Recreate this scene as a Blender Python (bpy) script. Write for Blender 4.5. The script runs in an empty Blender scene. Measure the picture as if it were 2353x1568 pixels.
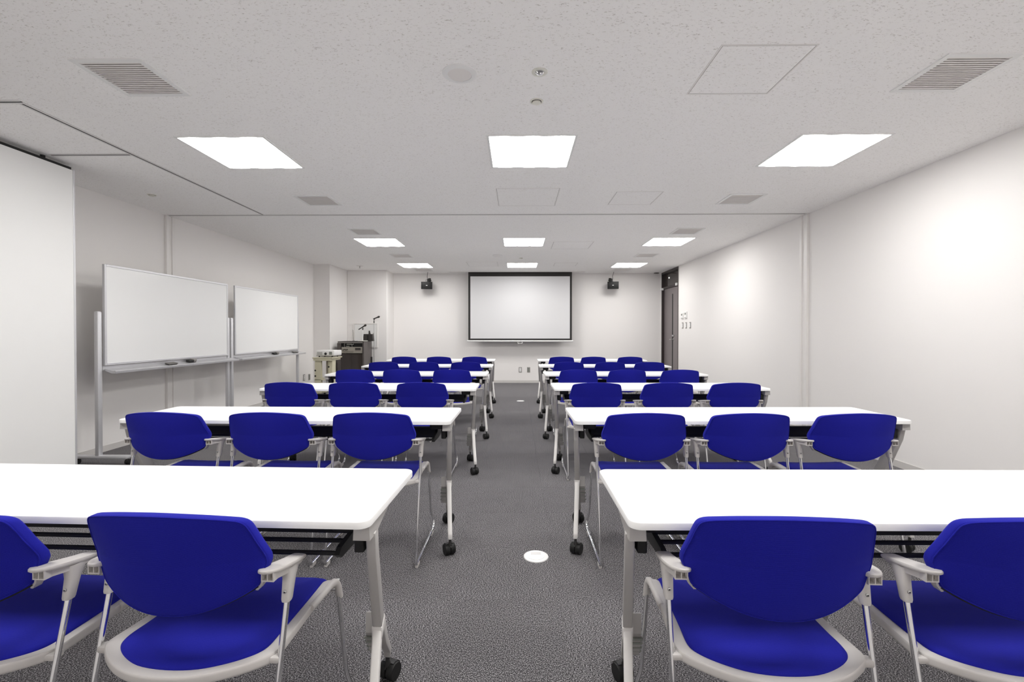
import bpy, bmesh, math, random
from mathutils import Vector, Matrix
random.seed(7)
PI = math.pi
SC = bpy.context.scene
COL = SC.collection

# ------------------------------------------------------------------ camera, world, exposure
CEIL = 2.562
XL, XR, YB, YF = -4.115, 3.365, 10.90, -0.35
cam = bpy.data.cameras.new('camera')
cam.sensor_width = 36.0
cam.lens = 1070.0 / 2353.0 * 36.0
cam.shift_y = -10.7 / 2353.0
cam.clip_start = 0.05
cam_ob = bpy.data.objects.new('camera', cam)
COL.objects.link(cam_ob)
cam_ob.location = (0, 0, 1.195)
cam_ob.rotation_euler = (PI / 2 - 0.0096, 0, 0.0107)
SC.camera = cam_ob
w = bpy.data.worlds.new('world')
SC.world = w
w.use_nodes = True
w.node_tree.nodes['Background'].inputs[0].default_value = (0.8, 0.85, 0.9, 1)
w.node_tree.nodes['Background'].inputs[1].default_value = 0.02
LAMP = 24.0            # radiance of the lit diffusers
SC.view_settings.view_transform = 'Standard'
SC.view_settings.look = 'None'
SC.view_settings.exposure = 0.0
SC.view_settings.gamma = 1.0
SC.view_settings.use_curve_mapping = False
SC.cycles.max_bounces = 14
SC.cycles.diffuse_bounces = 10
SC.cycles.glossy_bounces = 6
SC.cycles.caustics_reflective = False
SC.cycles.caustics_refractive = False
SC.cycles.sample_clamp_indirect = 6.0
SC.cycles.use_denoising = True


# ------------------------------------------------------------------ materials
def srgb(r, g, b):
    f = lambda c: c / 255 / 12.92 if c / 255 <= 0.04045 else ((c / 255 + 0.055) / 1.055) ** 2.4
    return (f(r), f(g), f(b), 1)


def mat(name, col, rough=0.5, metal=0.0, bump=0.0, bscale=200.0, var=0.03, spec=0.5, stretch=(1, 1, 1)):
    m = bpy.data.materials.new(name)
    m.use_nodes = True
    nt = m.node_tree
    p = nt.nodes['Principled BSDF']
    p.inputs['Roughness'].default_value = rough
    p.inputs['Metallic'].default_value = metal
    p.inputs['Specular IOR Level'].default_value = spec
    tc = nt.nodes.new('ShaderNodeTexCoord')
    mp = nt.nodes.new('ShaderNodeMapping')
    mp.inputs['Scale'].default_value = stretch
    nz = nt.nodes.new('ShaderNodeTexNoise')
    nz.inputs['Scale'].default_value = bscale
    nz.inputs['Detail'].default_value = 3
    nt.links.new(tc.outputs['Object'], mp.inputs[0])
    nt.links.new(mp.outputs[0], nz.inputs['Vector'])
    mx = nt.nodes.new('ShaderNodeMix')
    mx.data_type = 'RGBA'
    mx.inputs[6].default_value = (col[0] * (1 - var), col[1] * (1 - var), col[2] * (1 - var), 1)
    mx.inputs[7].default_value = (min(1, col[0] * (1 + var)), min(1, col[1] * (1 + var)), min(1, col[2] * (1 + var)), 1)
    nt.links.new(nz.outputs['Fac'], mx.inputs[0])
    nt.links.new(mx.outputs[2], p.inputs['Base Color'])
    if bump > 0:
        b = nt.nodes.new('ShaderNodeBump')
        b.inputs['Strength'].default_value = bump
        b.inputs['Distance'].default_value = 0.001
        nt.links.new(nz.outputs['Fac'], b.inputs['Height'])
        nt.links.new(b.outputs[0], p.inputs['Normal'])
    return m


M = {}
M['wall'] = mat('wall_paint', (0.83, 0.81, 0.795, 1), 0.75, bump=0.12, bscale=350, var=0.012, spec=0.25)
M['wall_panel'] = mat('partition_laminate', (0.86, 0.86, 0.85, 1), 0.45, bscale=4, var=0.01, spec=0.4)
M['base'] = mat('vinyl_baseboard', srgb(205, 202, 199), 0.5, var=0.02)
M['trim'] = mat('painted_trim', (0.80, 0.78, 0.76, 1), 0.45, var=0.01)
M['alu'] = mat('anodised_aluminium', (0.70, 0.70, 0.72, 1), 0.42, 0.55, bscale=60, var=0.03)
M['alu_dull'] = mat('grey_track', (0.72, 0.71, 0.70, 1), 0.5, 0.2, var=0.03)
M['slot'] = mat('dark_slot', (0.02, 0.02, 0.02, 1), 0.8)
M['white_lam'] = mat('white_laminate', (0.90, 0.90, 0.89, 1), 0.42, bscale=15, var=0.006, spec=0.35)
M['leg'] = mat('shaded_powder_coat', (0.46, 0.445, 0.43, 1), 0.42, bump=0.03, bscale=500, var=0.02)  # same coat as the feet; shade on the posts is put into this darker colour
M['foot'] = mat('lit_powder_coat', (0.72, 0.70, 0.68, 1), 0.38, bump=0.03, bscale=500, var=0.02)  # same coat as the posts, in a lighter tone for parts facing the light
M['plastic'] = mat('pale_grey_plastic', (0.62, 0.595, 0.575, 1), 0.45, bump=0.05, bscale=700, var=0.015)
M['black'] = mat('black_steel', (0.012, 0.012, 0.012, 1), 0.5, var=0.1, spec=0.3)
M['blackplastic'] = mat('black_plastic', (0.018, 0.017, 0.017, 1), 0.42, var=0.1)
M['chrome'] = mat('chrome', (0.83, 0.83, 0.84, 1), 0.09, 1.0, bscale=30, var=0.01)
M['steel'] = mat('satin_steel', (0.62, 0.62, 0.61, 1), 0.28, 1.0, var=0.03)
M['grille'] = mat('vent_enamel', (0.80, 0.77, 0.75, 1), 0.5, var=0.02)
M['ivory'] = mat('ivory_plastic', (0.76, 0.75, 0.68, 1), 0.45, var=0.01)
M['white'] = mat('white_plastic', (0.82, 0.82, 0.81, 1), 0.4, var=0.01)
M['board'] = mat('whiteboard_enamel', (0.90, 0.905, 0.90, 1), 0.14, bscale=3, var=0.006)
M['screen'] = mat('screen_fabric', (0.68, 0.68, 0.69, 1), 0.9, bump=0.05, bscale=900, var=0.008, spec=0.1)
M['screenblack'] = mat('screen_border', (0.02, 0.018, 0.017, 1), 0.7, var=0.05)
M['door'] = mat('door_laminate', srgb(122, 114, 115), 0.4, bscale=40, var=0.06, stretch=(1, 1, 0.04))
M['doorframe'] = mat('door_frame_paint', srgb(52, 44, 44), 0.4, var=0.05)
M['glassdark'] = mat('dark_glass', srgb(60, 54, 52), 0.05, var=0.03)
M['rack'] = mat('rack_grey', srgb(88, 82, 80), 0.5, bump=0.05, bscale=500, var=0.05)
M['rackdark'] = mat('rack_dark', srgb(48, 44, 42), 0.5, var=0.05)
M['amp'] = mat('champagne_metal', srgb(165, 160, 150), 0.4, 0.4, bscale=80, var=0.08)
M['cart'] = mat('beige_enamel', srgb(205, 200, 175), 0.45, var=0.03)
M['cartgrey'] = mat('cart_panel_grey', srgb(178, 172, 165), 0.5, var=0.03)
M['eraser'] = mat('grey_felt', srgb(120, 118, 115), 0.9, bump=0.3, bscale=900, var=0.1)
M['greyplate'] = mat('grey_metal_plate', srgb(150, 146, 142), 0.4, 0.3, var=0.03)
M['display'] = mat('grey_display', srgb(135, 138, 132), 0.25, var=0.05)
M['outletwhite'] = mat('floor_outlet_white', (0.85, 0.85, 0.84, 1), 0.3, var=0.01)


def carpet_material():
    m = bpy.data.materials.new('heather_carpet')
    m.use_nodes = True
    nt = m.node_tree
    L = nt.links.new
    p = nt.nodes['Principled BSDF']
    p.inputs['Roughness'].default_value = 0.95
    p.inputs['Specular IOR Level'].default_value = 0.1
    tc = nt.nodes.new('ShaderNodeTexCoord')
    oi = nt.nodes.new('ShaderNodeObjectInfo')
    add = nt.nodes.new('ShaderNodeVectorMath')
    add.operation = 'MULTIPLY_ADD'
    cmb = nt.nodes.new('ShaderNodeCombineXYZ')
    L(oi.outputs['Random'], cmb.inputs[0])
    L(oi.outputs['Random'], cmb.inputs[1])
    add.inputs[1].default_value = (37, 53, 0)
    L(cmb.outputs[0], add.inputs[0])
    L(tc.outputs['Object'], add.inputs[2])
    mp = nt.nodes.new('ShaderNodeMapping')
    mp.inputs['Scale'].default_value = (1.0, 0.62, 1)
    L(add.outputs[0], mp.inputs[0])
    n1 = nt.nodes.new('ShaderNodeTexNoise')
    n1.inputs['Scale'].default_value = 320
    n1.inputs['Detail'].default_value = 1.5
    n1.inputs['Roughness'].default_value = 0.6
    L(mp.outputs[0], n1.inputs['Vector'])
    n2 = nt.nodes.new('ShaderNodeTexNoise')
    n2.inputs['Scale'].default_value = 7
    n2.inputs['Detail'].default_value = 4
    L(add.outputs[0], n2.inputs['Vector'])
    cr = nt.nodes.new('ShaderNodeValToRGB')
    e = cr.color_ramp.elements
    e[0].position = 0.36
    e[0].color = srgb(46, 45, 47)
    e[1].position = 0.64
    e[1].color = srgb(202, 199, 201)
    k = cr.color_ramp.elements.new(0.5)
    k.color = srgb(110, 108, 111)
    L(n1.outputs['Fac'], cr.inputs[0])
    mul = nt.nodes.new('ShaderNodeMath')
    mul.operation = 'MULTIPLY_ADD'
    mul.inputs[1].default_value = 0.16
    mul.inputs[2].default_value = 0.58
    L(n2.outputs['Fac'], mul.inputs[0])
    m3 = nt.nodes.new('ShaderNodeMath')
    m3.operation = 'MULTIPLY_ADD'
    m3.inputs[1].default_value = 0.03
    L(oi.outputs['Random'], m3.inputs[0])
    L(mul.outputs[0], m3.inputs[2])
    vm = nt.nodes.new('ShaderNodeVectorMath')
    vm.operation = 'SCALE'
    L(cr.outputs[0], vm.inputs[0])
    L(m3.outputs[0], vm.inputs['Scale'])
    L(vm.outputs[0], p.inputs['Base Color'])
    b = nt.nodes.new('ShaderNodeBump')
    b.inputs['Strength'].default_value = 0.6
    b.inputs['Distance'].default_value = 0.003
    L(n1.outputs['Fac'], b.inputs['Height'])
    L(b.outputs[0], p.inputs['Normal'])
    return m


def ceiling_material():
    m = bpy.data.materials.new('fissured_ceiling_board')
    m.use_nodes = True
    nt = m.node_tree
    L = nt.links.new
    p = nt.nodes['Principled BSDF']
    p.inputs['Roughness'].default_value = 0.9
    p.inputs['Specular IOR Level'].default_value = 0.15
    g = nt.nodes.new('ShaderNodeNewGeometry')
    wob = nt.nodes.new('ShaderNodeTexNoise')
    wob.inputs['Scale'].default_value = 25
    wob.inputs['Detail'].default_value = 1
    L(g.outputs['Position'], wob.inputs['Vector'])
    wm = nt.nodes.new('ShaderNodeVectorMath')
    wm.operation = 'MULTIPLY_ADD'
    wm.inputs[1].default_value = (0.006, 0.02, 0)
    L(wob.outputs['Color'], wm.inputs[0])
    L(g.outputs['Position'], wm.inputs[2])
    mp = nt.nodes.new('ShaderNodeMapping')
    mp.inputs['Scale'].default_value = (70, 190, 1)
    L(wm.outputs[0], mp.inputs[0])
    n = nt.nodes.new('ShaderNodeTexNoise')
    n.inputs['Scale'].default_value = 1.0
    n.inputs['Detail'].default_value = 2.5
    n.inputs['Roughness'].default_value = 0.65
    L(mp.outputs[0], n.inputs['Vector'])
    cr = nt.nodes.new('ShaderNodeValToRGB')
    e = cr.color_ramp.elements
    e[0].position = 0.595
    e[0].color = (0, 0, 0, 1)
    e[1].position = 0.70
    e[1].color = (1, 1, 1, 1)
    L(n.outputs['Fac'], cr.inputs[0])
    mx = nt.nodes.new('ShaderNodeMix')
    mx.data_type = 'RGBA'
    mx.inputs[6].default_value = (0.965, 0.955, 0.945, 1)
    mx.inputs[7].default_value = (0.64, 0.61, 0.58, 1)
    L(cr.outputs[0], mx.inputs[0])
    L(mx.outputs[2], p.inputs['Base Color'])
    b = nt.nodes.new('ShaderNodeBump')
    b.inputs['Strength'].default_value = 0.5
    b.inputs['Distance'].default_value = 0.003
    b.invert = True
    L(cr.outputs[0], b.inputs['Height'])
    L(b.outputs[0], p.inputs['Normal'])
    return m


def fabric_material():
    m = bpy.data.materials.new('royal_blue_knit')
    m.use_nodes = True
    nt = m.node_tree
    L = nt.links.new
    p = nt.nodes['Principled BSDF']
    p.inputs['Roughness'].default_value = 0.85
    p.inputs['Specular IOR Level'].default_value = 0.12
    p.inputs['Sheen Weight'].default_value = 0.05
    p.inputs['Sheen Tint'].default_value = (0.35, 0.42, 1, 1)
    tc = nt.nodes.new('ShaderNodeTexCoord')
    wv = nt.nodes.new('ShaderNodeTexWave')
    wv.wave_type = 'BANDS'
    wv.bands_direction = 'DIAGONAL'
    wv.inputs['Scale'].default_value = 1.0
    wv.inputs['Distortion'].default_value = 0.6
    mp = nt.nodes.new('ShaderNodeMapping')
    mp.inputs['Scale'].default_value = (0, 330, 330)
    L(tc.outputs['Object'], mp.inputs[0])
    L(mp.outputs[0], wv.inputs['Vector'])
    nz = nt.nodes.new('ShaderNodeTexNoise')
    nz.inputs['Scale'].default_value = 600
    L(tc.outputs['Object'], nz.inputs['Vector'])
    mx = nt.nodes.new('ShaderNodeMix')
    mx.data_type = 'RGBA'
    mx.inputs[6].default_value = (0.0095, 0.0105, 0.25, 1)
    mx.inputs[7].default_value = (0.0165, 0.0185, 0.345, 1)
    L(nz.outputs['Fac'], mx.inputs[0])
    L(mx.outputs[2], p.inputs['Base Color'])
    b = nt.nodes.new('ShaderNodeBump')
    b.inputs['Strength'].default_value = 0.12
    b.inputs['Distance'].default_value = 0.0015
    L(wv.outputs['Fac'], b.inputs['Height'])
    L(b.outputs[0], p.inputs['Normal'])
    return m


def emission_material(name, col, strength):
    m = bpy.data.materials.new(name)
    m.use_nodes = True
    nt = m.node_tree
    nt.nodes.remove(nt.nodes['Principled BSDF'])
    e = nt.nodes.new('ShaderNodeEmission')
    e.inputs[0].default_value = col
    e.inputs[1].default_value = strength
    nt.links.new(e.outputs[0], nt.nodes['Material Output'].inputs[0])
    return m


M['carpet'] = carpet_material()
M['ceiling'] = ceiling_material()
M['fabric'] = fabric_material()
M['lamp'] = emission_material('lit_diffuser', (1.0, 0.985, 0.96, 1), LAMP)
M['spark'] = emission_material('indicator_light', (1.0, 0.97, 0.9, 1), 4)


# ------------------------------------------------------------------ mesh helpers
class MB:
    """collects shapes into one mesh"""

    def __init__(s):
        s.v = []
        s.f = []

    def add(s, vs, fs):
        o = len(s.v)
        s.v += [tuple(v) for v in vs]
        s.f += [tuple(i + o for i in f) for f in fs]
        return s

    def box(s, x0, x1, y0, y1, z0, z1, bev=0.0, mtx=None):
        if bev > 0:
            bm = bmesh.new()
            bmesh.ops.create_cube(bm, size=1)
            for v in bm.verts:
                v.co = Vector(((x0 + x1) / 2 + v.co.x * (x1 - x0), (y0 + y1) / 2 + v.co.y * (y1 - y0), (z0 + z1) / 2 + v.co.z * (z1 - z0)))
            bmesh.ops.bevel(bm, geom=bm.edges[:], offset=bev, segments=2, profile=0.5, affect='EDGES')
            return s.bm(bm, mtx)
        vs = [Vector(p) for p in ((x0, y0, z0), (x1, y0, z0), (x1, y1, z0), (x0, y1, z0), (x0, y0, z1), (x1, y0, z1), (x1, y1, z1), (x0, y1, z1))]
        if mtx:
            vs = [mtx @ v for v in vs]
        return s.add(vs, [(3, 2, 1, 0), (4, 5, 6, 7), (0, 1, 5, 4), (1, 2, 6, 5), (2, 3, 7, 6), (3, 0, 4, 7)])

    def bm(s, bm, mtx=None):
        bm.verts.index_update()
        vs = [(mtx @ v.co) if mtx else v.co.copy() for v in bm.verts]
        fs = [tuple(v.index for v in f.verts) for f in bm.faces]
        bm.free()
        return s.add(vs, fs)

    def prism(s, poly, a0, a1, axis='x', bev=0.0):
        """poly of 2D points extruded along an axis; for x: (y,z); y: (x,z); z: (x,y)"""
        def P(p, a):
            return {'x': (a, p[0], p[1]), 'y': (p[0], a, p[1]), 'z': (p[0], p[1], a)}[axis]
        n = len(poly)
        bm = bmesh.new()
        lo = [bm.verts.new(P(p, a0)) for p in poly]
        hi = [bm.verts.new(P(p, a1)) for p in poly]
        bm.faces.new(lo)
        bm.faces.new(hi[::-1])
        for i in range(n):
            j = (i + 1) % n
            bm.faces.new((lo[j], lo[i], hi[i], hi[j]))
        bmesh.ops.recalc_face_normals(bm, faces=bm.faces[:])
        if bev > 0:
            bmesh.ops.bevel(bm, geom=bm.edges[:], offset=bev, segments=2, profile=0.5, affect='EDGES')
        return s.bm(bm)

    def tube(s, pts, r, seg=10, cap=True, flat=1.0):
        pts = [Vector(p) for p in pts]
        n = len(pts)
        tang = []
        for i in range(n):
            t = (pts[min(i + 1, n - 1)] - pts[max(i - 1, 0)])
            tang.append(t.normalized())
        up = Vector((0, 0, 1)) if abs(tang[0].z) < 0.9 else Vector((1, 0, 0))
        u = tang[0].cross(up).normalized()
        rings = []
        for i in range(n):
            u = (u - tang[i] * u.dot(tang[i])).normalized()
            v = tang[i].cross(u)
            rr = r[i] if isinstance(r, (list, tuple)) else r
            rings.append([pts[i] + (u * math.cos(2 * PI * k / seg) + v * math.sin(2 * PI * k / seg) * flat) * rr for k in range(seg)])
        vs = [p for ring in rings for p in ring]
        fs = []
        for i in range(n - 1):
            for k in range(seg):
                a, b = i * seg + k, i * seg + (k + 1) % seg
                fs.append((a, b, b + seg, a + seg))
        if cap:
            fs.append(tuple(range(seg))[::-1])
            fs.append(tuple((n - 1) * seg + k for k in range(seg)))
        return s.add(vs, fs)

    def lathe(s, prof, seg=24, c=(0, 0, 0), axis='z', cap=True):
        """prof of (radius, height)"""
        vs, fs = [], []
        for (r, h) in prof:
            for k in range(seg):
                a = 2 * PI * k / seg
                x, y = r * math.cos(a), r * math.sin(a)
                p = {'z': (x, y, h), 'x': (h, x, y), 'y': (y, h, x)}[axis]
                vs.append((p[0] + c[0], p[1] + c[1], p[2] + c[2]))
        for i in range(len(prof) - 1):
            for k in range(seg):
                a, b = i * seg + k, i * seg + (k + 1) % seg
                fs.append((a, b, b + seg, a + seg))
        if cap:
            fs.append(tuple(range(seg))[::-1])
            fs.append(tuple((len(prof) - 1) * seg + k for k in range(seg)))
        return s.add(vs, fs)

    def build(s, name, m, parent=None, smooth=None, fix=True):
        me = bpy.data.meshes.new(name)
        me.from_pydata(s.v, [], s.f)
        if fix:
            bm = bmesh.new()
            bm.from_mesh(me)
            bmesh.ops.recalc_face_normals(bm, faces=bm.faces[:])
            bm.to_mesh(me)
            bm.free()
        me.materials.append(m)
        if smooth:
            me.shade_smooth()
            me.set_sharp_from_angle(angle=math.radians(smooth))
        o = bpy.data.objects.new(name, me)
        COL.objects.link(o)
        if parent:
            o.parent = parent
        return o


def tag(o, label=None, cat=None, group=None, kind=None):
    if label:
        o['label'] = label
    if cat:
        o['category'] = cat
    if group:
        o['group'] = group
    if kind:
        o['kind'] = kind
    return o


def thing(name, label, cat, loc=(0, 0, 0), rz=0.0, group=None):
    o = bpy.data.objects.new(name, None)
    o.empty_display_size = 0.1
    COL.objects.link(o)
    o.location = loc
    o.rotation_euler = (0, 0, rz)
    return tag(o, label, cat, group)


def copy_tree(o, parent=None):
    c = o.copy()
    COL.objects.link(c)
    c.parent = parent
    for ch in list(o.children):
        copy_tree(ch, c)
    return c


def fillet(pts, rad, n=5):
    """round the inner corners of a polyline"""
    pts = [Vector(p) for p in pts]
    out = [pts[0]]
    for i in range(1, len(pts) - 1):
        a, b, c = pts[i - 1], pts[i], pts[i + 1]
        r = rad[i - 1] if isinstance(rad, (list, tuple)) else rad
        d1 = min(r, (a - b).length * 0.45)
        d2 = min(r, (c - b).length * 0.45)
        p1 = b + (a - b).normalized() * d1
        p2 = b + (c - b).normalized() * d2
        for k in range(n + 1):
            t = k / n
            out.append(p1 * (1 - t) ** 2 + b * 2 * t * (1 - t) + p2 * t * t)
    out.append(pts[-1])
    return out


def struct(name, mb, m, parent=None, smooth=None):
    o = mb.build(name, m, parent, smooth)
    if parent is None:
        o['kind'] = 'structure'
    return o


# ------------------------------------------------------------------ room shell
DOOR0, DOOR1 = 9.725, 10.86
struct('wall_back', MB().box(-2.89, XR + 0.15, YB, YB + 0.15, 0, CEIL), M['wall'])
struct('wall_left', MB().box(XL - 0.15, XL, YF - 0.15, 9.38, 0, CEIL), M['wall'])
struct('wall_front', MB().box(XL - 0.15, XR + 0.15, YF - 0.15, YF, 0, CEIL), M['wall'])
struct('wall_right', MB().box(XR, XR + 0.15, YF, DOOR0, 0, CEIL).box(XR, XR + 0.15, DOOR1, YB, 0, CEIL), M['wall'])
struct('wall_column', MB().box(XL - 0.15, -3.785, 9.38, 10.50, 0, CEIL), M['wall'])
struct('wall_alcove', MB().box(-3.785, -2.89, 10.34, YB + 0.15, 0, CEIL, bev=0.012), M['wall'])

# floor: a slab with carpet tiles laid on it
TH = 0.006
floor = struct('floor', MB().box(XL - 0.15, XR + 0.15, YF - 0.15, YB + 0.15, -0.1, -TH), M['slot'])


def tile_mesh(n=1):
    g, c = 0.0002, 0.0005
    h = 0.25 - g
    t = h - c
    vs = [(-h, -h, -TH), (h, -h, -TH), (h, h, -TH), (-h, h, -TH),
          (-h, -h, -c), (h, -h, -c), (h, h, -c), (-h, h, -c),
          (-t, -t, 0), (t, -t, 0), (t, t, 0), (-t, t, 0)]
    fs = [(0, 1, 5, 4), (1, 2, 6, 5), (2, 3, 7, 6), (3, 0, 4, 7), (4, 5, 9, 8), (5, 6, 10, 9), (6, 7, 11, 10), (7, 4, 8, 11), (8, 9, 10, 11)]
    return vs, fs


tv, tf = tile_mesh()
cells = []
x0, y0 = 0.19 - 0.5 * 9 + 0.25, 0.07 + 0.25 - 0.5
for j in range(23):
    for i in range(17):
        cx, cy = x0 + 0.5 * i, y0 + 0.5 * j
        if cx - 0.25 > XR + 0.1 or cx + 0.25 < XL - 0.1 or cy - 0.25 > YB:
            continue
        cells.append((math.hypot(cx, cy), cx, cy, (i + j) % 2))
cells.sort()
first = None
far = MB()
nt_ = 0
for (d, cx, cy, q) in cells:
    if cy < 0.3 or abs(cx) > 1.15 * cy + 0.6:      # never in view: part of the plain remainder
        far.add([(x + cx, y + cy, z) for (x, y, z) in tv], tf)
        continue
    if nt_ < 298:
        if first is None:
            o = MB().add(tv, tf).build('carpet_tile', M['carpet'], floor, fix=False)
            first = o
        else:
            o = first.copy()
            COL.objects.link(o)
        o.location = (cx, cy, 0)
        o.rotation_euler = (0, 0, PI / 2 if q else 0)
        nt_ += 1
    else:
        far.add([(x + cx, y + cy, z) for (x, y, z) in tv], tf)
fo = far.build('carpet', M['carpet'], floor, fix=False)
fo['kind'] = 'stuff'

# ceiling with openings for the vents
VENT_Y = [2.50, 4.83, 6.345, 8.34, 10.22]
VENT_X = [-2.065, 2.30]
VS = 0.155                        # half opening
holes = [(x - VS, x + VS, y - VS, y + VS) for x in VENT_X for y in VENT_Y]
xs = sorted({XL - 0.15, XR + 0.15} | {h[0] for h in holes} | {h[1] for h in holes})
ys = sorted({YF - 0.15, YB + 0.15} | {h[2] for h in holes} | {h[3] for h in holes})
cb = MB()
for i in range(len(xs) - 1):
    for j in range(len(ys) - 1):
        mx_, my_ = (xs[i] + xs[i + 1]) / 2, (ys[j] + ys[j + 1]) / 2
        if any(h[0] < mx_ < h[1] and h[2] < my_ < h[3] for h in holes):
            continue
        cb.add([(xs[i], ys[j], CEIL), (xs[i + 1], ys[j], CEIL), (xs[i + 1], ys[j + 1], CEIL), (xs[i], ys[j + 1], CEIL)], [(3, 2, 1, 0)])
cb.box(XL - 0.15, XR + 0.15, YF - 0.15, YB + 0.15, CEIL + 0.09, CEIL + 0.15)
ceil_ob = cb.build('ceiling', M['ceiling'], fix=False)
ceil_ob['kind'] = 'structure'

# baseboards
BH = 0.06
struct('baseboard_back', MB().box(-2.89, XR, YB - 0.006, YB, 0, BH), M['base'])
struct('baseboard_right', MB().box(XR - 0.006, XR, YF, DOOR0 - 0.02, 0, BH), M['base'])
struct('baseboard_left', MB().box(XL, XL + 0.006, YF, 9.38, 0, BH), M['base'])
struct('baseboard_alcove', MB().box(-3.785, -2.884, 10.334, 10.34, 0, BH).box(-2.89, -2.884, 10.34, YB, 0, BH)
       .box(XL, -3.779, 9.374, 9.38, 0, BH).box(-3.785, -3.779, 9.38, 10.34, 0, BH), M['base'])

# jamb posts where the movable partition meets the walls
tr = MB().box(XR - 0.030, XR, 5.405, 5.445, 0, CEIL - 0.004, 0.004).box(XR - 0.016, XR, 5.445, 5.505, 0, CEIL - 0.004).box(XR - 0.030, XR, 5.505, 5.545, 0, CEIL - 0.004, 0.004)
struct('trim_1', tr, M['trim'])
tr = MB().box(XL, XL + 0.030, 5.40, 5.44, 0, CEIL - 0.004, 0.004).box(XL, XL + 0.016, 5.44, 5.49, 0, CEIL - 0.004).box(XL, XL + 0.030, 5.49, 5.54, 0, CEIL - 0.004, 0.004)
struct('trim_2', tr, M['trim'])


# ------------------------------------------------------------------ ceiling track of the movable partition
def track(name, label, xa, xb, ya, yb):
    t = thing(name, label, 'ceiling track', ((xa + xb) / 2, (ya + yb) / 2, CEIL), 0, 'ceiling tracks')
    lx, ly = (xb - xa) / 2, (yb - ya) / 2
    for sg in (-1, 1):
        if lx > ly:
            MB().box(-lx, lx, sg * 0.0145 - 0.0075, sg * 0.0145 + 0.0075, -0.003, 0).build('rail', M['alu_dull'], t)
        else:
            MB().box(sg * 0.0145 - 0.0075, sg * 0.0145 + 0.0075, -ly, ly, -0.003, 0).build('rail', M['alu_dull'], t)
    MB().box(-lx + 0.001, lx - 0.001, -0.007, 0.007, -0.0022, 0).build('slot', M['slot'], t) if lx > ly else \
        MB().box(-0.007, 0.007, -ly + 0.001, ly - 0.001, -0.0022, 0).build('slot', M['slot'], t)
    return t


track('ceiling_track', 'long grey partition track crossing the whole ceiling from wall to wall', -4.085, 3.335, 5.408, 5.452)
track('ceiling_track', 'grey partition track running away from the camera along the left ceiling', -2.982, -2.938, 2.767, 5.408)
track('ceiling_track', 'grey partition track crossing the ceiling corner at the photo left edge', -4.10, -2.938, 2.723, 2.767)
track('ceiling_track', 'short grey track from the parked white partition panel to the long rail', -3.60, -2.982, 3.548, 3.592)

# parked partition panel
t = thing('partition_panel', 'tall white movable partition panel parked at the left edge', 'partition', (-3.665, 3.20, 0))
MB().box(-0.04, 0.04, -0.58, 0.575, 0.03, 2.515, 0.003).build('panel', M['wall_panel'], t)
MB().box(-0.045, 0.042, 0.575, 0.592, 0.02, 2.52, 0.003).build('edge_trim', M['alu'], t)
MB().box(-0.030, 0.030, -0.56, 0.57, 0.0, 0.03).build('bottom_seal', M['slot'], t)
MB().box(-0.022, 0.022, -0.57, 0.58, 2.515, 2.54).build('top_seal', M['slot'], t)
for yy in (-0.4, 0.372):
    MB().lathe([(0.016, 2.54), (0.016, CEIL - 0.001)], 12, (0, yy, 0)).build('hanger', M['slot'], t)


# ------------------------------------------------------------------ ceiling lights
def make_light():
    t = thing('ceiling_light', '', 'ceiling light')
    S = 0.31
    f = MB()
    for a in (-1, 1):
        f.box(a * S - 0.008, a * S + 0.008, -S - 0.008, S + 0.008, -0.005, 0)
        f.box(-S + 0.008, S - 0.008, a * S - 0.008, a * S + 0.008, -0.005, 0)
    f.build('frame', M['white'], t)
    wd = (2 * S - 0.016) / 3
    pr = []
    n = 8
    hw = wd / 2 - 0.002
    for k in range(n + 1):
        u = -1 + 2 * k / n
        pr.append((u * hw, -0.002 - 0.006 * (1 - u * u)))
    pr += [(hw, -0.001), (-hw, -0.001)]
    base = MB().prism(pr, -S + 0.009, S - 0.009, 'y').build('diffuser', M['lamp'], t, smooth=40)
    for k in (-1, 0, 1):
        o = base if k == -1 else base.copy()
        if k != -1:
            COL.objects.link(o)
        o.location = (k * wd, 0, 0)
    return t


lt = make_light()
LX = {-2.085: 'left', 0.105: 'middle', 2.285: 'right'}
LY = {3.56: ('nearest lit row in view', 0), 7.10: ('second lit row, just past the ceiling track', 1), 9.56: ('farthest lit row, by the back wall', 2), 1.07: ('row above the front tables, out of frame', 3)}
first = True
for yy, (rd, _) in LY.items():
    for xx, sd in LX.items():
        o = lt if first else copy_tree(lt)
        first = False
        o.location = (xx, yy, CEIL)
        col = {'left': 'left-hand', 'middle': 'central', 'right': 'right-hand'}[sd]
        tag(o, 'square %s ceiling light in the %s' % (col, rd), 'ceiling light', 'square ceiling lights')


# ------------------------------------------------------------------ air vents
def make_vent():
    t = thing('ceiling_vent', '', 'vent')
    f = MB()
    S = VS
    for a in (-1, 1):
        f.box(min(a * S, a * (S + 0.028)), max(a * S, a * (S + 0.028)), -S - 0.028, S + 0.028, -0.006, 0.0)
        f.box(-S, S, min(a * S, a * (S + 0.028)), max(a * S, a * (S + 0.028)), -0.006, 0.0)
        f.box(min(a * S, a * (S + 0.003)), max(a * S, a * (S + 0.003)), -S, S, 0.0, 0.05)
    f.build('frame', M['white'], t)
    MB().box(-S - 0.003, S + 0.003, -S - 0.003, S + 0.003, 0.05, 0.06).build('duct', M['grille'], t)
    n = 16
    pitch = 2 * S / n
    base = MB().prism([(-0.0055, -0.0035), (0.0055, -0.0035), (0.0055, 0.030), (0.0045, 0.030), (0.0045, -0.0025), (-0.0055, -0.0025)], -S, S, 'x').build('slat', M['grille'], t)
    for k in range(n):
        o = base if k == 0 else base.copy()
        if k:
            COL.objects.link(o)
        o.location = (0, -S + pitch * (k + 0.5), 0)
    return t


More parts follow.
